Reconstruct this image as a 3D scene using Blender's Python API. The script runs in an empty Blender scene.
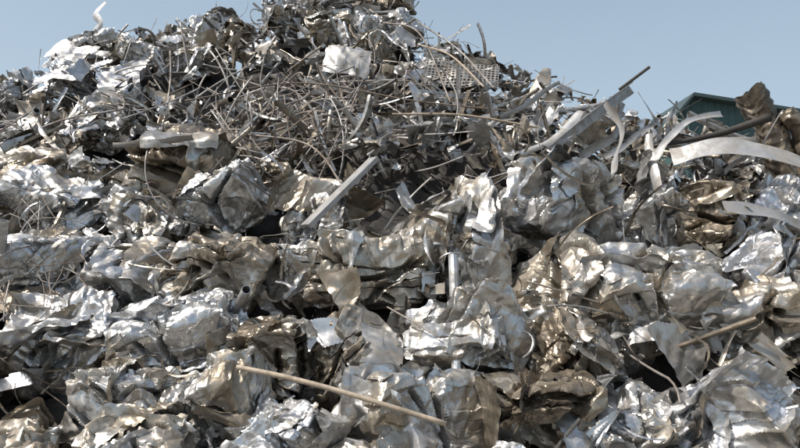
import bpy, numpy as np, math
from mathutils import Vector, Matrix, Euler
R = np.random.default_rng(11)
SC = bpy.context.scene
COL = SC.collection

# ------------------------------------------------------------ noise helpers
def _hash(ix, iy, iz, s):
    h = (ix*73856093) ^ (iy*19349663) ^ (iz*83492791) ^ (s*2654435761 & 0x7fffffff)
    h = h & 0x7fffffff
    h = (h ^ (h >> 13)) * 1274126177 & 0x7fffffff
    h = (h ^ (h >> 16)) * 668265263 & 0x7fffffff
    h = h ^ (h >> 15)
    return (h & 0xffff)/32767.5-1.0
def vn(P, s=0):
    P = np.asarray(P, float)
    I = np.floor(P).astype(np.int64); F = P-I
    F = F*F*F*(F*(F*6-15)+10)
    out = 0
    for dx in (0, 1):
        wx = F[:, 0] if dx else 1-F[:, 0]
        for dy in (0, 1):
            wy = F[:, 1] if dy else 1-F[:, 1]
            for dz in (0, 1):
                wz = F[:, 2] if dz else 1-F[:, 2]
                out = out+wx*wy*wz*_hash(I[:, 0]+dx, I[:, 1]+dy, I[:, 2]+dz, s)
    return out
def vec_noise(P, s):
    return np.stack([vn(P, s), vn(P+17.3, s+1), vn(P-9.1, s+2)], 1)
def tri(t):
    return np.abs(2*(t-np.floor(t))-1)
def rdir(r):
    v = r.normal(size=3); return v/np.linalg.norm(v)
def crumple(P, r, seed, amp, f0=0.9, n=9, g=1.32, warp=0.06, aniso=None):
    """vector displacement made of sharp folds in random directions"""
    Q = P+warp*vec_noise(P*1.7, seed) if warp else P
    D = np.zeros_like(P); a = amp; f = f0
    for i in range(n):
        m = rdir(r); o = rdir(r)
        if aniso is not None:
            m = m*.38+aniso; m /= np.linalg.norm(m)
        D += (a*(tri((Q@m)*f+r.random())-0.5))[:, None]*o
        a /= g*0.97; f *= g
    return D

# ------------------------------------------------------------ mesh accumulator
class Acc:
    def __init__(s):
        s.V = []; s.Q = []; s.T = []; s.n = 0
    def add(s, V, Q, t):
        V = np.asarray(V, float); Q = np.asarray(Q, np.int64)
        s.V.append(V); s.Q.append(Q+s.n); s.n += len(V)
        s.T.append(np.full(len(V), t, float) if np.isscalar(t) else t)
    def mesh(s, name, mat, smooth=True, sharp=None):
        V = np.concatenate(s.V).astype(np.float32); Q = np.concatenate(s.Q).astype(np.int32)
        T = np.concatenate(s.T).astype(np.float32)
        me = bpy.data.meshes.new(name)
        me.vertices.add(len(V)); me.vertices.foreach_set("co", V.ravel())
        me.loops.add(Q.size); me.loops.foreach_set("vertex_index", Q.ravel())
        me.polygons.add(len(Q))
        me.polygons.foreach_set("loop_start", np.arange(0, Q.size, 4, dtype=np.int32))
        me.polygons.foreach_set("use_smooth", np.full(len(Q), smooth))
        a = me.attributes.new("tint", 'FLOAT', 'POINT'); a.data.foreach_set("value", T)
        me.update(calc_edges=True); me.validate()
        if sharp: me.set_sharp_from_angle(angle=math.radians(sharp))
        me.materials.append(mat)
        return me
def obj(name, me, M=None, parent=None):
    o = bpy.data.objects.new(name, me); COL.objects.link(o)
    if M is not None: o.matrix_world = M
    if parent: o.parent = parent
    return o

def gridq(nu, nv):
    i = np.arange(nu-1)[:, None]; j = np.arange(nv-1)[None]
    a = (i*nv+j).ravel()
    return np.stack([a, a+nv, a+nv+1, a+1], 1)
def compact(V, Q):
    u, inv = np.unique(Q, return_inverse=True)
    return V[u], inv.reshape(Q.shape)
def rotm(r, tilt=None):
    e = Euler((r.uniform(0, 6.28), r.uniform(0, 6.28), r.uniform(0, 6.28)))
    return np.array(e.to_matrix())

# ------------------------------------------------------------ shapes
def soft_fold(P, n, off, rad):
    d = P@n-off
    d2 = -np.sqrt(d*d+rad*rad)
    return P+(d2-d)[:, None]*n
def sheet(r, w, h, step, seed, torn=0.12, na=0.05):
    nu = max(4, int(w/step)); nv = max(4, int(h/step))
    u = np.linspace(-w/2, w/2, nu); v = np.linspace(-h/2, h/2, nv)
    U, Vv = np.meshgrid(u, v, indexing='ij')
    P = np.stack([U.ravel(), Vv.ravel(), np.zeros(U.size)], 1)
    Q = gridq(nu, nv)
    if torn > 0:
        c = P[Q].mean(1)
        e = np.minimum(w/2-np.abs(c[:, 0]), h/2-np.abs(c[:, 1]))/min(w, h)
        k = e > torn*(vn(c*3.1/max(w, .3), seed)+0.35*vn(c*11, seed+5))
        P, Q = compact(P, Q[k])
    P[:, 2] += na*vn(P*2.2, seed+3)+0.3*na*vn(P*6, seed+4)
    return P, Q
def squash(S, lim, k=.88):
    t = np.abs(S)/lim
    t = np.where(t < k, t, k+(1.05-k)*np.tanh((t-k)/(1.05-k)))
    return np.sign(S)*t*lim
def sstep(x, a, b):
    t = np.clip((x-a)/(b-a), 0, 1); return t*t*(3-2*t)
def bale_mesh(name, seed, half, mat, base_t, cr=1.0, ns=4, strata=0.0, spread=0.28, nb=92):
    """cr = how finely crinkled, strata = how strongly layered"""
    r = np.random.default_rng(seed); A = Acc(); b = np.array(half)
    n = nb; g = np.linspace(-1, 1, n); pts = []; qs = []; c0 = 0
    U, W = np.meshgrid(g, g, indexing='ij'); U = U.ravel(); W = W.ravel()
    for ax in range(3):
        for sgn in (-1, 1):
            p = np.zeros((n*n, 3)); p[:, ax] = sgn
            p[:, (ax+1) % 3] = U; p[:, (ax+2) % 3] = W*sgn
            pts.append(p); qs.append(gridq(n, n)+c0); c0 += n*n
    P = np.concatenate(pts); Q = np.concatenate(qs)
    key = np.round(P*1000).astype(np.int64)
    _, idx, inv = np.unique(key, axis=0, return_index=True, return_inverse=True)
    P = P[idx]; Q = inv.reshape(-1)[Q]
    nr = (np.abs(P)**14).sum(1)**(1/14)
    P = P/nr[:, None]*b*0.87
    N = (P/b)**3; N /= np.linalg.norm(N, axis=1)[:, None]+1e-6
    lat = N*np.array([1, 1, .15])
    # uneven layers: thick and thin, each pushed in or out by its own amount
    zz = P[:, 2]*r.uniform(5, 8)/0.7+1.5*vn(P*1.3, seed+3)+.4*crumple(P, r, 3, 1.2, 1.5, 4)[:, 0]
    zz = zz+.35*np.sin(zz*1.7+r.uniform(0, 6))
    L_ = np.floor(zz).astype(np.int64); saw = zz-L_
    push = _hash(L_, L_*0, L_*0, seed)
    gap = np.clip(1-np.abs(saw-.05)/.07, 0, 1)*np.clip(.7+push, 0, 1)*sstep(vn(P*3, seed+21), -.4, .3)
    msk = sstep(vn(P*1.8, seed+9), -.6, .2)
    P = P+lat*(strata*msk*(0.08*push+0.08*saw*push-0.17*gap))[:, None]
    an = rdir(r)
    P = P+crumple(P, r, seed, 0.15, f0=.9, n=4, g=1.5, warp=0)
    m2 = .25+.75*sstep(vn(P*1.8, seed+12), -.35, .4)
    P = P+m2[:, None]*crumple(P, r, seed+1, 0.08*cr, f0=2.4, n=8, g=1.35, warp=0, aniso=an)
    P = P+(.5+.5*m2)[:, None]*crumple(P, r, seed+2, 0.027, f0=4.2, n=6, g=1.22, warp=0)
    for i in range(7):
        m = rdir(r); d = P@m-r.uniform(-.3, .3)+.07*vn(P*3, seed+40+i)
        P = P-N*(0.17*np.clip(1-np.abs(d)/.035, 0, 1)*sstep(vn(P*2.6, seed+60+i), -.1, .3))[:, None]
    A.add(P, Q, np.clip(base_t+0.35*vn(P*2.2, seed+30), 0, 1))
    for k in range(ns+1):
        sc = b[0]/.55
        w = r.uniform(0.9, 1.7)*sc; h = r.uniform(0.5, 1.2)*sc
        S, SQ = sheet(r, w, h, 0.016, seed*7+k, 0.05, 0.01)
        S = S@rotm(r).T+r.normal(size=3)*0.25
        bz = b*np.array([1, 1, 1.0+.9*strata])
        nf = 10
        for i in range(nf):
            s = 1.6-0.62*i/nf
            nn = rdir(r)
            if i % 2:
                nn = nn*0.2; nn[r.integers(3)] += r.choice([-1, 1]); nn /= np.linalg.norm(nn)
            off = np.sqrt(((nn*bz)**2).sum())*s*r.uniform(0.85, 1.08)
            S = soft_fold(S, nn, off, r.uniform(0.001, 0.004))
        S += crumple(S, r, seed+50+k, 0.08, f0=1.2, n=4, g=1.5, warp=0)
        S[:, 2] /= (1+.9*strata)
        S = squash(S, b*(0.98+r.uniform(0, 0.15)), .95)
        m2 = .25+.75*sstep(vn(S*1.8, seed+112), -.3, .45)
        S += m2[:, None]*crumple(S, r, seed+90+k, 0.072*cr, f0=2.3, n=7, g=1.35, warp=0, aniso=rdir(r))
        S += (.5+.5*m2)[:, None]*crumple(S, r, seed+2, 0.025, f0=4.2, n=6, g=1.22, warp=0)
        A.add(S, SQ, np.clip(base_t+r.uniform(-spread, spread)+0.2*vn(S*2, seed+k), 0, 1))
    for k in range(5):
        V, q = ribbon(r, r.uniform(.5, 1.3), r.uniform(.015, .05), 3.0)
        V = V*np.array([1, 1, .6])+(r.normal(size=3)*b*0.6)
        A.add(V, q, np.clip(base_t+r.uniform(-.2, .3), 0, 1))
    for i in range(len(A.V)):
        V = A.V[i]; A.V[i] = V+0.04*vec_noise(V*1.2, seed+80)
    return A.mesh(name, mat, True, 11)

def path_walk(r, L, curl, n, d0=None):
    d = rdir(r) if d0 is None else np.array(d0, float)/np.linalg.norm(d0)
    k = np.cross(d, rdir(r)); k /= np.linalg.norm(k)
    p = np.zeros(3); out = [p.copy()]; ds = L/(n-1)
    kk = curl*r.normal()
    for i in range(n-1):
        if r.random() < 0.15:
            k = np.cross(d, rdir(r)); k /= np.linalg.norm(k)+1e-6; kk = curl*r.normal()
        d = d+np.cross(k, d)*kk*ds; d /= np.linalg.norm(d)
        p = p+d*ds; out.append(p.copy())
    out = np.array(out); return out-out.mean(0)
def spline(pts, n):
    pts = np.array(pts, float); t = np.zeros(len(pts))
    t[1:] = np.cumsum(np.linalg.norm(np.diff(pts, axis=0), axis=1))
    P = np.vstack([2*pts[0]-pts[1], pts, 2*pts[-1]-pts[-2]])
    out = []
    for s in np.linspace(0, t[-1], n):
        i = min(len(pts)-2, max(0, np.searchsorted(t, s, side='right')-1))
        u = (s-t[i])/(t[i+1]-t[i]); a, b, c, d = P[i], P[i+1], P[i+2], P[i+3]
        out.append(0.5*((2*b)+(c-a)*u+(2*a-5*b+4*c-d)*u*u+(3*b-a-3*c+d)*u**3))
    return np.array(out)
def frames(path):
    T = np.gradient(path, axis=0); T /= np.linalg.norm(T, axis=1)[:, None]+1e-9
    a = np.array([0, 0, 1.]) if abs(T[0][2]) < .8 else np.array([1., 0, 0])
    u = np.cross(T[0], a); u /= np.linalg.norm(u); Us = []
    for t in T:
        u = u-t*(u@t); u /= np.linalg.norm(u)+1e-9; Us.append(u)
    Us = np.array(Us); return T, Us, np.cross(T, Us)
def ribbon(r, L, w, curl, path=None, twist=1.5, n=None, ph0=None):
    n = n or max(10, int(L/0.05))
    if path is None: path = path_walk(r, L, curl, n)
    n = len(path)
    T, U, B = frames(path)
    ph = (r.uniform(0, 6) if ph0 is None else ph0)+np.linspace(0, r.normal()*twist, n)
    D = U*np.cos(ph)[:, None]+B*np.sin(ph)[:, None]
    Nn = np.cross(T, D)
    ww = w*(0.85+0.3*vn(path*6, 3))
    cols = [path+D*(ww*s)[:, None]*0.5+Nn*(w*0.12*(1-s*s)) for s in (-1, -.33, .33, 1)]
    V = np.stack(cols, 1).reshape(-1, 3)
    return V, gridq(n, 4)
def sweep(path, prof, scale=None, hollow=None):
    """closed profile swept along a path; hollow = inner scale for pipes"""
    path = np.asarray(path, float); n = len(path); prof = np.array(prof, float); K = len(prof)
    T, U, B = frames(path)
    sc = np.ones(n) if scale is None else np.asarray(scale)
    rings = [(path[i], U[i], B[i], sc[i]) for i in range(n)]
    if hollow:
        rings += [(path[i], U[i], B[i], sc[i]*hollow) for i in range(n-1, -1, -1)]
        rings.append(rings[0])
    else:
        rings = [(path[0], U[0], B[0], 0.02)]+rings+[(path[-1], U[-1], B[-1], 0.02)]
    V = np.concatenate([c+s*(prof[:, :1]*u+prof[:, 1:]*b) for c, u, b, s in rings])
    m = len(rings); i = np.arange(m-1)[:, None]; j = np.arange(K)[None]; j2 = (j+1) % K
    Q = np.stack([(i*K+j).ravel(), (i*K+j2).ravel(), ((i+1)*K+j2).ravel(), ((i+1)*K+j).ravel()], 1)
    return V, Q
def circ(rad, k=8, sq=1.0):
    a = np.arange(k)/k*2*math.pi
    return np.stack([rad*np.cos(a), rad*sq*np.sin(a)], 1)
def Lprof(s, t=0.006):
    return [(0, 0), (s, 0), (s, t), (t, t), (t, s), (0, s)]
def Uprof(w, h, t=0.006):
    return [(0, 0), (w, 0), (w, h), (w-t, h), (w-t, t), (t, t), (t, h), (0, h)]
def perforated(w, h, pitch, hole=0.36):
    nu = int(w/pitch); nv = int(h/pitch); V = []; Q = []; c = 0
    a = np.arange(8)/8*2*math.pi
    hx = np.cos(a)*hole*pitch; hy = np.sin(a)*hole*pitch
    cx = np.array([1, 1, 0, -1, -1, -1, 0, 1])*pitch/2; cy = np.array([0, 1, 1, 1, 0, -1, -1, -1])*pitch/2
    for i in range(nu):
        for j in range(nv):
            x = (i-nu/2+.5)*pitch; y = (j-nv/2+.5)*pitch
            for t in range(8): V.append((x+hx[t], y+hy[t], 0))
            for t in range(8): V.append((x+cx[t], y+cy[t], 0))
            for t in range(8): Q.append((c+t, c+8+t, c+8+(t+1) % 8, c+(t+1) % 8))
            c += 16
    return np.array(V), np.array(Q)

# ------------------------------------------------------------ materials
def mat_metal(name, ramp, met=(0.94, 0.6), rough=(0.18, 0.46), dirt=0.58, dirt_col=(0.16, 0.13, 0.095), facet=0.2, rnd=0.4, scale=1.0):
    m = bpy.data.materials.new(name); m.use_nodes = True
    nt = m.node_tree; N = nt.nodes; L = nt.links
    bs = N["Principled BSDF"]
    tc = N.new("ShaderNodeTexCoord"); oi = N.new("ShaderNodeObjectInfo")
    off = N.new("ShaderNodeVectorMath"); off.operation = 'ADD'
    sc = N.new("ShaderNodeMath"); sc.operation = 'MULTIPLY'; sc.inputs[1].default_value = 37.0
    L.new(oi.outputs["Random"], sc.inputs[0]); L.new(tc.outputs["Object"], off.inputs[0]); L.new(sc.outputs[0], off.inputs[1])
    def noise(s, d=5, rg=0.6, dist=0.0, out="Fac"):
        n = N.new("ShaderNodeTexNoise"); n.inputs["Scale"].default_value = s*scale; n.inputs["Detail"].default_value = d
        n.inputs["Roughness"].default_value = rg; n.inputs["Distortion"].default_value = dist
        L.new(off.outputs[0], n.inputs["Vector"]); return n.outputs[out]
    def plug(v, sock):
        if hasattr(v, "links"): L.new(v, sock)
        else: sock.default_value = v
    def math_(op, a, b, clamp=False):
        n = N.new("ShaderNodeMath"); n.operation = op; n.use_clamp = clamp
        plug(a, n.inputs[0]); plug(b, n.inputs[1]); return n.outputs[0]
    def vmath(op, a, b=None, s=None):
        n = N.new("ShaderNodeVectorMath"); n.operation = op; plug(a, n.inputs[0])
        if b is not None: plug(b, n.inputs[1])
        if s is not None: plug(s, n.inputs["Scale"])
        return n.outputs[0]
    at = N.new("ShaderNodeAttribute"); at.attribute_name = "tint"
    t = math_('ADD', at.outputs["Fac"], math_('MULTIPLY', math_('SUBTRACT', oi.outputs["Random"], 0.5), rnd))
    t = math_('ADD', t, math_('MULTIPLY', math_('SUBTRACT', noise(2.3, 3), 0.5), 0.9), True)
    cr = N.new("ShaderNodeValToRGB"); els = cr.color_ramp.elements
    els[0].position = ramp[0][0]; els[0].color = (*ramp[0][1], 1); els[1].position = ramp[-1][0]; els[1].color = (*ramp[-1][1], 1)
    for p, c in ramp[1:-1]:
        e = els.new(p); e.color = (*c, 1)
    L.new(t, cr.inputs[0])
    dm = N.new("ShaderNodeMapRange"); dm.inputs["From Min"].default_value = 0.46; dm.inputs["From Max"].default_value = 0.60
    L.new(noise(4.5, 7, 0.72, 0.6), dm.inputs[0])
    dfac = math_('MULTIPLY', dm.outputs[0], dirt)
    mx = N.new("ShaderNodeMix"); mx.data_type = 'RGBA'; L.new(dfac, mx.inputs[0]); L.new(cr.outputs[0], mx.inputs[6]); mx.inputs[7].default_value = (*dirt_col, 1)
    L.new(mx.outputs[2], bs.inputs["Base Color"])
    mt = N.new("ShaderNodeMapRange"); mt.inputs["To Min"].default_value = met[0]; mt.inputs["To Max"].default_value = met[1]; L.new(t, mt.inputs[0])
    L.new(math_('MULTIPLY', mt.outputs[0], math_('SUBTRACT', 1.0, math_('MULTIPLY', dfac, 0.8))), bs.inputs["Metallic"])
    rr = N.new("ShaderNodeMapRange"); rr.inputs["From Min"].default_value = .35; rr.inputs["From Max"].default_value = .65
    rr.inputs["To Min"].default_value = rough[0]; rr.inputs["To Max"].default_value = rough[1]; L.new(noise(7, 4), rr.inputs[0])
    L.new(math_('ADD', rr.outputs[0], math_('MULTIPLY', dfac, 0.3), True), bs.inputs["Roughness"])
    if facet > 0:
        # crinkled foil: every cell of a warped voronoi is a small flat facet
        ge = N.new("ShaderNodeNewGeometry")
        wv = vmath('ADD', off.outputs[0], vmath('SCALE', noise(5, 2, out="Color"), s=0.08))
        acc = ge.outputs["Normal"]
        for s_, k_ in ((9, 1.0), (24, 0.8)):
            vo = N.new("ShaderNodeTexVoronoi"); vo.inputs["Scale"].default_value = s_*scale; L.new(wv, vo.inputs["Vector"])
            c = vmath('SUBTRACT', vo.outputs["Color"], (0.5, 0.5, 0.5))
            acc = vmath('ADD', acc, vmath('SCALE', c, s=facet*k_))
        L.new(vmath('NORMALIZE', acc), bs.inputs["Normal"])
    return m
STEEL = [(0.0, (0.62, 0.63, 0.645)), (0.28, (0.51, 0.505, 0.49)), (0.5, (0.40, 0.36, 0.30)), (0.72, (0.24, 0.20, 0.15)), (1.0, (0.045, 0.04, 0.035))]
RUST = [(0.0, (0.36, 0.35, 0.34)), (0.4, (0.26, 0.235, 0.21)), (0.7, (0.17, 0.135, 0.105)), (1.0, (0.05, 0.04, 0.035))]
m_bale = mat_metal("crushed_steel", STEEL)
m_scrap = mat_metal("scrap_sheet_steel", STEEL, facet=.15, rough=(.2, .5))
m_rust = mat_metal("rusty_iron", RUST, met=(0.6, 0.1), rough=(0.45, 0.8), dirt=0.55, dirt_col=(0.12, 0.09, 0.07), facet=0)
m_core_shade = mat_metal("heap_core_painted_shade", [(0, (0.05, 0.045, 0.04)), (1, (0.015, 0.014, 0.012))], met=(0.4, 0.1), rough=(0.5, 0.8), dirt=0.6, dirt_col=(0.02, 0.017, 0.014))  # near-black all over: shade of the gaps between bales painted into the colour
m_grey = mat_metal("galvanised_sheet", [(0, (0.48, 0.485, 0.49)), (1, (0.19, 0.18, 0.165))], met=(0.6, 0.4), rough=(0.35, 0.6), dirt=0.55, facet=.06)
m_dark = mat_metal("blackened_pipe", [(0, (0.06, 0.055, 0.05)), (1, (0.03, 0.025, 0.02))], met=(0.3, 0.2), rough=(0.45, 0.7), dirt=0.5, dirt_col=(.08, .07, .06), facet=0)
m_tan = mat_metal("dusty_pole", [(0, (0.40, 0.33, 0.25)), (1, (0.25, 0.19, 0.14))], met=(0.1, 0.0), rough=(0.5, 0.8), dirt=0.6, facet=0)
m_green = mat_metal("green_paint", [(0, (0.16, 0.27, 0.22)), (1, (0.08, 0.15, 0.12))], met=(0.0, 0.0), rough=(0.4, 0.6), dirt=0.25, facet=0)

# ------------------------------------------------------------ heap shape
PY = [3.3, 4.0, 4.4, 5.0, 5.3, 6.0, 7.0, 8.0, 9.5, 11.0, 12.5, 13.4, 15, 18, 22, 60]
PZ = [-.3, -.1, .15, .6, .85, 1.45, 2.3, 3.0, 4.0, 5.3, 6.7, 7.7, 7.7, 5.0, -.3, -.3]
CX = [-14, -11, -8.5, -6.3, -5.7, -5.0, -4.3, -3.5, -2.8, -2.4, -1.5, -.3, .1, .5, 1.0, 1.7, 2.3, 3.2, 4.2, 5.4, 8, 11, 14]
CZ = [-.3, 2.5, 4.0, 4.5, 5.0, 5.8, 5.95, 6.2, 5.9, 7.2, 7.6, 7.5, 6.6, 5.7, 5.45, 4.95, 4.4, 3.8, 3.25, 2.95, 2.8, 2.0, -.3]
def H(x, y):
    return np.minimum(np.interp(y, PY, PZ), np.interp(x, CX, CZ))
gx = np.arange(-13.5, 13.5, .09); gy = np.arange(3.6, 22.5, .09)
X, Y = np.meshgrid(gx, gy, indexing='ij')
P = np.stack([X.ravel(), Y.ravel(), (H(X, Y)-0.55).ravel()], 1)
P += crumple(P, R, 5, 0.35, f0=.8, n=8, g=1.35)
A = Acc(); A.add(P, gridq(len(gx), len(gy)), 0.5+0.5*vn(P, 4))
obj("scrap_heap_core", A.mesh("scrap_heap_core", m_core_shade))

# ------------------------------------------------------------ bales
protos = []
# half size, tint, crinkle, folded sheets, strata
specs = [((.58, .42, .36), .28, 1.0, 4, .4), ((.52, .40, .40), .50, .8, 3, .9), ((.60, .38, .34), .08, 1.2, 5, 0.), ((.50, .44, .38), .56, .7, 3, .5),
         ((.56, .40, .42), .40, .8, 3, .8), ((.62, .44, .34), .12, .9, 4, .2), ((.50, .40, .36), .54, 1.0, 4, .8), ((.54, .46, .40), .36, 1.1, 5, .6),
         ((.60, .40, .34), .18, .7, 3, .3), ((.54, .40, .38), .48, .7, 3, .7), ((.58, .40, .38), .24, .9, 3, .5), ((.54, .42, .40), .60, .9, 3, .2)]
for i, (hf, bt, cr_, ns_, st_) in enumerate(specs):
    protos.append(bale_mesh("bale_%d" % i, 100+i*13, hf, m_bale, bt, cr_, ns_, st_))
def put_bale(x, y, w, k=None, dz=0.0, rot=None):
    k = int(R.integers(len(protos))) if k is None else k
    s = w/(2*specs[k][0][0])
    if rot is None:
        rot = (R.normal()*.3+0.25, R.normal()*.4, R.normal()*.5)
    e = Euler(rot).to_matrix().to_4x4()
    pre = Matrix.Rotation([0, math.pi, math.pi/2, -math.pi/2, 0][int(R.integers(5))], 4, 'X') @ Matrix.Rotation(math.pi*int(R.integers(2)), 4, 'Z')
    z = float(H(x, y))+dz
    M = Matrix.Translation((x, y, z)) @ e @ pre @ Matrix.Diagonal((s, s*R.uniform(.9, 1.1), s*R.uniform(.9, 1.1), 1))
    obj("scrap_metal_bale", protos[k], M)
rows = [
 (4.4, [(-3.4, .8), (-2.6, .8, 4), (-1.85, .8, 7), (-1.1, .75, 0), (-.35, .75, 3), (.5, .8, 9), (1.3, .8, 0), (2.1, .85, 7), (2.9, .8, 1), (3.7, .8)]),
 (5.05, [(-4.7, 1), (-3.75, 1), (-2.83, .9, 9), (-2.1, .9, 10), (-1.4, .85, 4), (-.75, .8, 8), (.2, 1.15, 0), (.98, .8, 6), (1.65, 1.1, 2), (2.5, 1.1, 4), (3.3, .9, 6), (4.1, 1), (5, 1)]),
 (5.7, [(-4.6, 1), (-3.75, 1), (-2.9, 1.0, 4), (-2.0, 1.1, 0), (-1.25, .85, 11), (-.45, .9, 1), (.55, 1.0, 8), (1.37, .9, 7), (2.25, 1.25, 0), (3.2, 1.1, 9), (4.1, 1.1), (5, 1)]),
 (6.4, [(-5.2, 1.1), (-4.3, 1.1), (-3.4, 1.15, 5), (-2.45, 1.1, 2), (-1.65, .9, 1), (-.96, .8, 8), (-.2, 1.1, 10), (.77, .85, 3), (1.65, 1.3, 1), (2.6, .95, 4), (3.45, 1.2, 5), (4.4, 1.2), (5.4, 1.1)]),
 (7.15, [(-5.8, 1.1), (-4.8, 1.1), (-3.75, 1.1, 5), (-2.75, 1.0, 8), (-1.9, .9, 7), (-.85, .8, 4), (.38, 1.5, 5), (1.75, 1.3, 9), (2.7, .95, 2), (3.4, .9, 3), (4.2, 1.1, 0), (5.4, 1.1)]),
 (8.1, [(-6.3, 1.1), (-5.4, 1.0, 0), (-4.5, 1.0, 3), (-3.6, .9, 5), (-2.55, 1.35, 3), (-1.6, .7), (3.0, .7), (5.6, .9), (6.4, 1.0), (7.4, 1)]),
 (9.1, [(-7.2, 1.0), (-6.2, .9), (-5.2, .9, 8), (-4.2, .85, 7), (4.6, .8), (5.9, .9), (7.2, 1)]),
 (10.2, [(-8, 1), (-7, .8), (-6.0, .85), (-5.1, .85, 5), (-4.2, .8, 2), (.9, .6), (1.6, .6), (6.5, .9)]),
 (11.2, [(-7.4, .8), (-6.3, .75), (-5.35, .85, 0), (-4.5, .8, 8), (-3.6, .75), (.6, .75, 5), (1.3, .65), (-.5, .7)]),
 (12.1, [(-5.1, .8, 0), (-4.25, .9, 8), (-3.45, .95, 5), (-2.9, .75), (-2.1, .9, 8), (-1.3, .9, 4), (-.55, .9, 5), (0.05, .8)]),
 (13.0, [(-4.6, .8), (-3.7, .8), (-2.35, .9), (-1.6, .95, 5), (-.9, .95, 8), (-.15, .9)]),
]
for y, lst in rows:
    for t_ in lst:
        x, w_ = t_[:2]; k = t_[2] if len(t_) > 2 else None
        up = .12 if y > 11 else 0
        put_bale(x+R.normal()*.05, y+R.normal()*.15, w_*.96, k, dz=R.uniform(-.18, .14)+up)
for y0 in (14.2, 15.4, 16.6, 17.8, 19.0):
    for x in np.arange(-8, 8, 1.25):
        put_bale(x+R.normal()*.2, y0+R.normal()*.2, 1.15, dz=-.1)

# ------------------------------------------------------------ loose sheet scraps (one mass)
def scatter(n, f, dens=None, ymin=4.6, ymax=13.5, xr=7.5):
    c = 0
    while c < n:
        y = R.uniform(ymin, ymax); x = R.uniform(-xr, xr)*(0.45+0.6*y/13)
        if dens is not None and R.random() > dens(x, y): continue
        f(x, y); c += 1
A = Acc()
def one_sheet(x, y, smin=.15, smax=.6, up=(0, .42), nf=(2, 7)):
    w = R.uniform(smin, smax); h = w*R.uniform(.3, .9); st = 0.018 if w < .35 else 0.024
    S, q = sheet(R, w, h, st, int(R.integers(1e6)), 0.14, 0.02)
    S = S@rotm(R).T
    for i in range(int(R.integers(*nf))):
        nn = rdir(R); S = soft_fold(S, nn, R.uniform(-.12, .25)*w, R.uniform(.001, .01)); S -= S.mean(0)
    S += crumple(S, R, int(R.integers(1e6)), 0.05*w, f0=2.5, n=6, warp=0)
    A.add(S+np.array([x, y, H(x, y)+R.uniform(*up)]), q, np.clip(R.beta(1.3, 1.9), 0, 1))
def big_sheet(x, y, k=1.0):
    """broad plate lying on the slope, with a few hard folds"""
    w = R.uniform(.5, .95)*k; h = w*R.uniform(.35, .8)
    S, q = sheet(R, w, h, .019, int(R.integers(1e6)), 0.07, 0.01)
    S = soft_fold(S, np.array([R.normal(), R.normal(), .15]) / 1.5, R.uniform(.1, .3)*w, .004)
    for i in range(int(R.integers(2, 6))):
        nn = rdir(R); nn[2] *= 1.5; nn /= np.linalg.norm(nn); S = soft_fold(S, nn, R.uniform(.0, .3)*w, .004)
    m2 = .15+.85*sstep(vn(S*3, int(R.integers(1e5))), -.2, .4)
    S += crumple(S, R, 1, .06, f0=1.2, n=4, warp=0)+m2[:, None]*crumple(S, R, 1, .055, f0=3.0, n=7, warp=0, aniso=rdir(R))
    S = S@np.array(Euler((.75+R.normal()*.45, R.normal()*.45, R.uniform(0, 6.28)), 'ZXY').to_matrix()).T
    A.add(S+np.array([x, y, H(x, y)+R.uniform(.12, .36)]), q, np.clip(R.beta(1.5, 2.2), 0, 1))
def dmid(x, y): return 1.0 if x > -2.6 else .45
scatter(150, lambda x, y: one_sheet(x, y, .12, .5, (-.1, .3)), ymin=4.4, ymax=8.2)
scatter(45, big_sheet, ymin=4.7, ymax=8.4)
scatter(1000, lambda x, y: one_sheet(x, y, .14, .6), dens=dmid, ymin=8.0, ymax=13.4)
scatter(80, lambda x, y: big_sheet(x, y, .85), ymin=8.2, ymax=13.0)
obj("sheet_metal_scraps", A.mesh("sheet_metal_scraps", m_scrap, True, 14))

# ribbons / strips
A = Acc()
def one_rib(x, y):
    L = R.uniform(.3, 1.3)
    V, q = ribbon(R, L, R.uniform(.012, .06), 2.5)
    V[:, 2] *= .7
    A.add(V+np.array([x, y, H(x, y)+R.uniform(.1, .42)]), q, R.beta(1.5, 1.8))
scatter(120, one_rib, ymax=8.2); scatter(420, one_rib, dens=dmid, ymin=8, ymax=13.2)
obj("metal_strip_offcuts", A.mesh("metal_strip_offcuts", m_scrap))

# rod tangle
A = Acc()
def one_rod(x, y, L=None, rad=None, up=.1, curl=None):
    L = L or R.uniform(.5, 2.0); n = max(8, int(L/.09))
    d = rdir(R); d[2] = d[2]*.5+.12*d[1]
    p = path_walk(R, L, curl or R.choice([.4, 2.2]), n, d)
    V, q = sweep(p, circ(rad or R.choice([.005, .008, .011, .016]), 6))
    V = V+np.array([x, y, 0])
    V[:, 2] += H(x, y)+R.uniform(up, .42)+(V[:, 1]-y)*.45
    A.add(V, q, R.random()*.9)
def dtang(x, y):
    return math.exp(-((x+1.2)/1.3)**2-((y-9.2)/1.0)**2)
def dleft(x, y):
    return math.exp(-((x+4.3)/1.2)**2-((y-9.8)/1.3)**2)
def dwire(x, y):
    return math.exp(-((x+3.5)/.5)**2-((y-6.2)/.45)**2)
scatter(175, one_rod, dens=dtang, ymin=7.6, ymax=12)
scatter(55, lambda x, y: one_rod(x, y, R.uniform(.5, 1.5)), dens=dleft, ymin=7.6, ymax=12)
scatter(45, lambda x, y: one_rod(x, y, R.uniform(.5, 1.3), .004, .3, 3.0), dens=dwire, ymin=5, ymax=7.5)
scatter(90, lambda x, y: one_rod(x, y, R.uniform(.4, 1.3), R.uniform(.004, .01)), ymin=5, ymax=12.8)
obj("rusty_rod_tangle", A.mesh("rusty_rod_tangle", m_rust))

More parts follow.
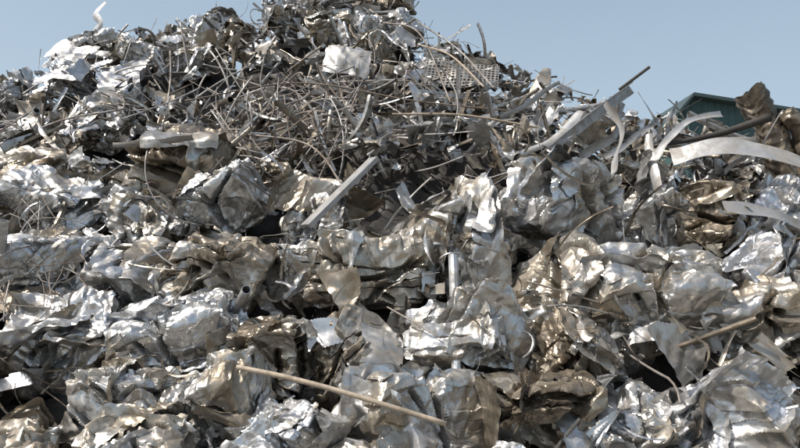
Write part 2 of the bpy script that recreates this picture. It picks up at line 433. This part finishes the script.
# small pipes, channels
A = Acc()
def one_bar(x, y):
    L = R.uniform(.3, 1.2); p = path_walk(R, L, R.choice([.1, 1.]), 14)
    k = R.integers(3)
    if k == 0: V, q = sweep(p, circ(R.uniform(.02, .05), 10), hollow=.86)
    elif k == 1: V, q = sweep(p, Lprof(R.uniform(.03, .07)))
    else: V, q = sweep(p, Uprof(R.uniform(.04, .09), R.uniform(.02, .04)))
    A.add(V+np.array([x, y, H(x, y)+R.uniform(.1, .42)]), q, R.beta(1.5, 1.8))
scatter(18, one_bar, ymin=5.4, ymax=8.2); scatter(190, one_bar, dens=dmid, ymin=8, ymax=13.2)
obj("bar_and_pipe_offcuts", A.mesh("bar_and_pipe_offcuts", m_scrap, False))

# ------------------------------------------------------------ individual pieces
def piece(name, V, q, mat, t=.2, smooth=True, sharp=None):
    A = Acc(); c = V.mean(0); A.add(V-c, q, t)
    return obj(name, A.mesh(name, mat, smooth, sharp), Matrix.Translation(c))
def on(x, y, up=.4): return np.array([x, y, float(H(x, y))+up])
def tube(name, pts, rad, mat, t=.3, hollow=None, n=40, k=12, scale=None, sq=1):
    V, q = sweep(spline(pts, n), circ(rad, k, sq), hollow=hollow, scale=scale); return piece(name, V, q, mat, t)
P0 = lambda x, y, z: np.array([x, y, z])
tube("metal_pole", [P0(-1.12, 4.65, 1.12), P0(-.8, 4.57, 1.07), P0(-.4, 4.48, .985), P0(.30, 4.4, .79)], .018, m_tan, .1, n=16, hollow=.8)
V, q = sweep(spline([on(-.95, 6.35, .5), on(-.33, 6.95, .75)], 10), Uprof(.13, .05)); piece("steel_channel", V, q, m_grey, .6, False)
V, q = sweep(spline([P0(1.72, 8.15, 3.28), P0(2.35, 8.2, 3.8), P0(2.9, 8.3, 4.2)], 14), Lprof(.13, .012)); piece("angle_iron", V, q, m_grey, .35, False)
tube("metal_rod", [P0(2.8, 8.32, 4.15), P0(3.2, 8.35, 4.45)], .02, m_dark)
tube("blackened_pipe", [P0(3.0, 7.75, 3.3), P0(3.7, 7.75, 3.43), P0(4.35, 7.7, 3.63)], .045, m_dark, .4, n=20, scale=np.linspace(.45, 1.1, 20))
tube("pale_rod", [on(-.1, 8.6, .5), on(.8, 8.45, .55), on(1.75, 8.3, .45)], .015, m_tan, .3)
tube("pale_rod", [on(.35, 10.3, .75), on(.75, 9.6, .95), on(1.15, 8.9, .75)], .014, m_tan, .4)
# curved bands of sheet on the right
def band(pts, hw, t):
    p = spline(pts, 44)
    V = np.stack([p+np.array([0, .8*hw*s-.02*abs(s), hw*s]) for s in (1, .3, -.3, -1)], 1).reshape(-1, 3)
    V += .02*vec_noise(V*4, 4)
    piece("sheet_metal_band", V, gridq(44, 4), m_grey, t)
band([P0(3.05, 7.4, 3.10), P0(3.6, 7.2, 3.18), P0(4.2, 7.0, 2.98), P0(4.7, 6.9, 2.6)], .10, .25)
band([P0(3.1, 6.35, 2.42), P0(3.5, 6.3, 2.36), P0(4.1, 6.3, 2.1)], .06, .7)
V, q = sweep(spline([P0(4.62, 7.9, 2.9), P0(4.5, 7.95, 3.5), P0(4.27, 8.0, 4.02)], 70), circ(.2, 52, .75), hollow=.94)
V += crumple(V, R, 77, .07, f0=2.0, n=9, warp=.0); piece("crushed_duct", V, q, m_scrap, .72, sharp=14)
V, q = sweep(spline([P0(4.75, 7.7, 2.9), P0(4.78, 7.75, 3.3), P0(4.6, 7.8, 3.72)], 50), circ(.14, 36, .6), hollow=.94)
V += crumple(V, R, 78, .07, f0=2.0, n=9, warp=.0); piece("crushed_duct", V, q, m_scrap, .6, sharp=14)
tube("square_tube", [P0(2.78, 8.4, 3.4), P0(2.82, 8.45, 4.05)], .05, m_dark, .5, hollow=.85, k=4, n=6)
tube("green_hoop_pipe", [P0(3.9, 9.8, 3.3), P0(3.92, 9.8, 3.95), P0(4.08, 9.8, 4.12), P0(4.3, 9.8, 4.02), P0(4.35, 9.8, 3.4)], .013, m_green, .2)
V, q = ribbon(R, 1, .15, 0, path=spline([P0(-5.45, 11.6, 5.5), P0(-5.5, 11.6, 6.05), P0(-5.35, 11.55, 6.3), P0(-5.47, 11.6, 6.5), P0(-5.3, 11.6, 6.72)], 40), twist=.3, ph0=1.6)
piece("curled_metal_strip", V, q, m_grey, .1)
def perf(x, y, w, h, rot, pitch=.05, up=.5, t=.35):
    V, q = perforated(w, h, pitch); V[:, 2] += .12*np.sin(V[:, 0]*2.5)+.05*vn(V*3, 3)
    V = V@np.array(Euler(rot).to_matrix()).T+on(x, y, up); piece("perforated_sheet", V, q, m_grey, t, False)
perf(.95, 10.1, 1.15, .6, (1.0, .25, .1), .06, .40, .6)
def panel(x, y, w, h, rot, up=.5, t=.2, mat=None, fold=.35):
    S, q = sheet(R, w, h, .022, int(R.integers(1e5)), .05, .06)
    S = soft_fold(S, rdir(R)*np.array([1, 1, .3]), fold*w, .01)
    S = soft_fold(S, rdir(R)*np.array([1, .5, .8]), .2*w, .01)
    S += crumple(S, R, int(R.integers(1e5)), .07, f0=1.5, n=7, warp=0)
    S = S@np.array(Euler(rot).to_matrix()).T+on(x, y, up); piece("dented_panel", S, q, mat or m_grey, t, sharp=16)
panel(-.85, 10.4, .75, .55, (1.1, .2, -.1), .45, .4)
panel(-5.0, 9.9, 1.0, .7, (.7, 0, .2), .5, .1, m_scrap)
panel(-5.4, 10.6, .9, .6, (.8, .2, -.3), .5, .2, m_scrap)
panel(-4.2, 10.0, .8, .6, (.9, -.2, .4), .45, .1, m_scrap)
panel(.1, 11.0, .5, .4, (1.2, .4, .3), .5, .4)
# flat bars and strips fanning out on the right
for a, w_ in (([P0(1.3, 8.0, 3.15), P0(1.9, 8.1, 3.45), P0(2.3, 8.3, 3.85)], .12), ([P0(2.2, 7.9, 3.2), P0(2.6, 8.0, 3.5), P0(2.75, 8.1, 3.95)], .14), ([P0(2.5, 8.0, 3.2), P0(3.3, 8.3, 3.75)], .08),
          ([on(3.3, 8.2, .3), on(3.6, 8.5, .75)], .09), ([on(1.3, 8.7, .4), on(2.2, 8.9, .8)], .08), ([P0(3.6, 7.3, 2.9), P0(4.1, 7.4, 3.3), P0(4.4, 7.5, 3.65)], .10),
          ([on(-3.3, 7.5, .6), on(-2.3, 7.3, .75)], .08), ([P0(2.9, 7.6, 3.1), P0(3.4, 7.8, 3.6), P0(3.9, 7.9, 3.75)], .10),
          ([on(2.3, 7.1, .55), on(2.55, 7.6, .75), on(2.45, 7.9, .95)], .14), ([on(2.7, 7.0, .4), on(2.8, 7.4, .8)], .12), ([P0(3.3, 7.9, 3.2), P0(4.0, 8.1, 3.45), P0(5.0, 8.2, 3.4)], .13)):
    pp = spline(a, 18); pp += .05*vec_noise(pp*2.5, 5)
    V, q = ribbon(R, 1, w_, 0, path=pp, twist=.7); piece("flat_metal_strip", V, q, m_grey, R.uniform(.1, .7))
for a in ([(.3, 10.8, .9), (.9, 10.2, .75), (1.3, 9.0, .7)], [(-.3, 11.2, .7), (.3, 10.2, 1.0), (.7, 9.0, .5)], [(-1.9, 8.0, .5), (-1.0, 7.3, .7), (-.5, 6.7, .5)],
          [(-2.9, 8.8, .6), (-1.4, 9.2, .7), (.2, 8.8, .6), (1.5, 8.7, .5)]):
    tube("rusty_rod", [on(*v) for v in a], R.uniform(.011, .016), m_rust, R.uniform(.1, .6), k=8)

# ------------------------------------------------------------ building behind on the right
def simple_mat(name, col, rough=.6, met=0.0, var=.15, sc=3):
    m = bpy.data.materials.new(name); m.use_nodes = True; N = m.node_tree.nodes; L = m.node_tree.links; b = N["Principled BSDF"]
    n = N.new("ShaderNodeTexNoise"); n.inputs["Scale"].default_value = sc; n.inputs["Detail"].default_value = 6
    tc = N.new("ShaderNodeTexCoord"); L.new(tc.outputs["Object"], n.inputs["Vector"])
    cr = N.new("ShaderNodeValToRGB"); cr.color_ramp.elements[0].position = .3; cr.color_ramp.elements[1].position = .7
    cr.color_ramp.elements[0].color = (*[c*(1-var) for c in col], 1); cr.color_ramp.elements[1].color = (*[c*(1+var) for c in col], 1)
    L.new(n.outputs["Fac"], cr.inputs[0]); L.new(cr.outputs[0], b.inputs["Base Color"])
    b.inputs["Roughness"].default_value = rough; b.inputs["Metallic"].default_value = met; return m
m_wall = simple_mat("teal_cladding", (.04, .085, .085)); m_roof = simple_mat("roof_sheeting", (.04, .065, .068)); m_glass = simple_mat("window_glass", (.02, .03, .035), .1)
m_trim = simple_mat("steel_trim", (.03, .045, .045))
root = bpy.data.objects.new("industrial_shed", None); COL.objects.link(root)
def pymesh(name, V, F, mat, parent=root):
    me = bpy.data.meshes.new(name); me.from_pydata([tuple(v) for v in V], [], F); me.materials.append(mat); o = obj(name, me); o.parent = parent; return o
def corr(name, A0, B0, topA, topB, mat, nrm, pitch=.3, dep=.04):
    A0 = np.array(A0); B0 = np.array(B0); L = np.linalg.norm(B0-A0); n = int(L/pitch)*4; V = []; F = []
    for i in range(n+1):
        t = i/n; c = A0+(B0-A0)*t; o = (dep if i % 4 in (1, 2) else 0); c = c+np.array(nrm)*o
        V += [(c[0], c[1], 0), (c[0], c[1], topA+(topB-topA)*t)]
        if i: F.append((2*i-2, 2*i, 2*i+1, 2*i-1))
    pymesh(name, V, F, mat)
x0, xr_, x1 = 12.7, 13.3, 24.0; y0, y1 = 30, 48
z0, zr, z1 = 9.4, 10.1, 8.4
corr("front_wall_gable", (x0, y0), (xr_, y0), z0, zr, m_wall, (0, -1)); corr("front_wall", (xr_, y0), (x1, y0), zr, z1, m_wall, (0, -1))
corr("side_wall", (x0, y0), (x0, y1), z0, z0, m_wall, (-1, 0)); corr("far_side_wall", (x1, y0), (x1, y1), z1, z1, m_wall, (1, 0)); corr("back_wall", (x0, y1), (x1, y1), z0, z1, m_wall, (0, 1))
def slab(name, xa, za, xb, zb, th=.15, o=.5):
    V = [(xa, y0-o, za), (xb, y0-o, zb), (xb, y1+o, zb), (xa, y1+o, za)]; V += [(a, b, c+th) for a, b, c in V]
    pymesh(name, V, [(0, 3, 2, 1), (4, 5, 6, 7), (0, 1, 5, 4), (1, 2, 6, 5), (2, 3, 7, 6), (3, 0, 4, 7)], m_roof)
slab("roof_left", x0-.35, z0-.41, xr_, zr+.01); slab("roof_right", xr_+.003, zr+.01, x1+.5, z1-.07)
def box(name, a, b, mat, parent=root):
    V = [(x, y, z) for z in (a[2], b[2]) for x, y in ((a[0], a[1]), (b[0], a[1]), (b[0], b[1]), (a[0], b[1]))]
    return pymesh(name, V, [(3, 2, 1, 0), (4, 5, 6, 7), (0, 1, 5, 4), (1, 2, 6, 5), (2, 3, 7, 6), (3, 0, 4, 7)], mat, parent)
for i in range(4):
    xx = 14.2+i*2.4; box("window_%d" % i, (xx, y0-.09, 5.2), (xx+1.5, y0-.05, 6.4), m_glass); box("window_sill_%d" % i, (xx-.1, y0-.16, 5.08), (xx+1.6, y0-.05, 5.19), m_trim)
box("roller_door", (16, y0-.1, 0), (20, y0-.05, 4.2), m_trim)

# ------------------------------------------------------------ ground
m_ground = simple_mat("dusty_yard_ground", (.19, .17, .14), .9, 0, .25, .6)
me = bpy.data.meshes.new("ground"); s = 600; me.from_pydata([(-s, -s, 0), (s, -s, 0), (s, s, 0), (-s, s, 0)], [], [(0, 1, 2, 3)]); me.materials.append(m_ground); obj("ground", me)

# ------------------------------------------------------------ light, sky, camera
az = math.radians(-108); el = math.radians(56)   # compass direction of the sun, clockwise from +Y
w = bpy.data.worlds.new("World"); SC.world = w; w.use_nodes = True; nt = w.node_tree; N = nt.nodes
sky = N.new("ShaderNodeTexSky"); sky.sky_type = 'NISHITA'; sky.sun_disc = False
sky.sun_elevation = el; sky.sun_rotation = az; sky.air_density = 1.0; sky.dust_density = 5; sky.ozone_density = 1.0
# milky haze added to the clear sky, thicker towards the horizon
tc = N.new("ShaderNodeTexCoord"); sp = N.new("ShaderNodeSeparateXYZ"); nt.links.new(tc.outputs["Generated"], sp.inputs[0])
mr = N.new("ShaderNodeMapRange"); mr.inputs["From Min"].default_value = 0; mr.inputs["From Max"].default_value = .7
mr.inputs["To Min"].default_value = .9; mr.inputs["To Max"].default_value = .22; nt.links.new(sp.outputs["Z"], mr.inputs[0])
mx = N.new("ShaderNodeMix"); mx.data_type = 'RGBA'; nt.links.new(mr.outputs[0], mx.inputs[0]); nt.links.new(sky.outputs[0], mx.inputs[6])
mx.inputs[7].default_value = (4.5, 5.7, 6.7, 1)
nt.links.new(mx.outputs[2], N["Background"].inputs[0]); N["Background"].inputs[1].default_value = 0.125
ld = bpy.data.lights.new("sun", 'SUN'); ld.energy = 4.9; ld.angle = math.radians(.53); ld.color = (1, .955, .89)
sd = Vector((math.sin(az)*math.cos(el), math.cos(az)*math.cos(el), math.sin(el)))
so = bpy.data.objects.new("sun", ld); COL.objects.link(so); so.rotation_euler = sd.to_track_quat('Z', 'Y').to_euler()
cd = bpy.data.cameras.new("camera"); cd.lens = 30; cd.sensor_width = 36; cd.clip_end = 2000
co = bpy.data.objects.new("camera", cd); COL.objects.link(co); co.location = (0, 0, 1.7); co.rotation_euler = (math.radians(95), 0, 0)
SC.camera = co
SC.view_settings.view_transform = 'Standard'; SC.view_settings.look = 'None'; SC.view_settings.exposure = 0
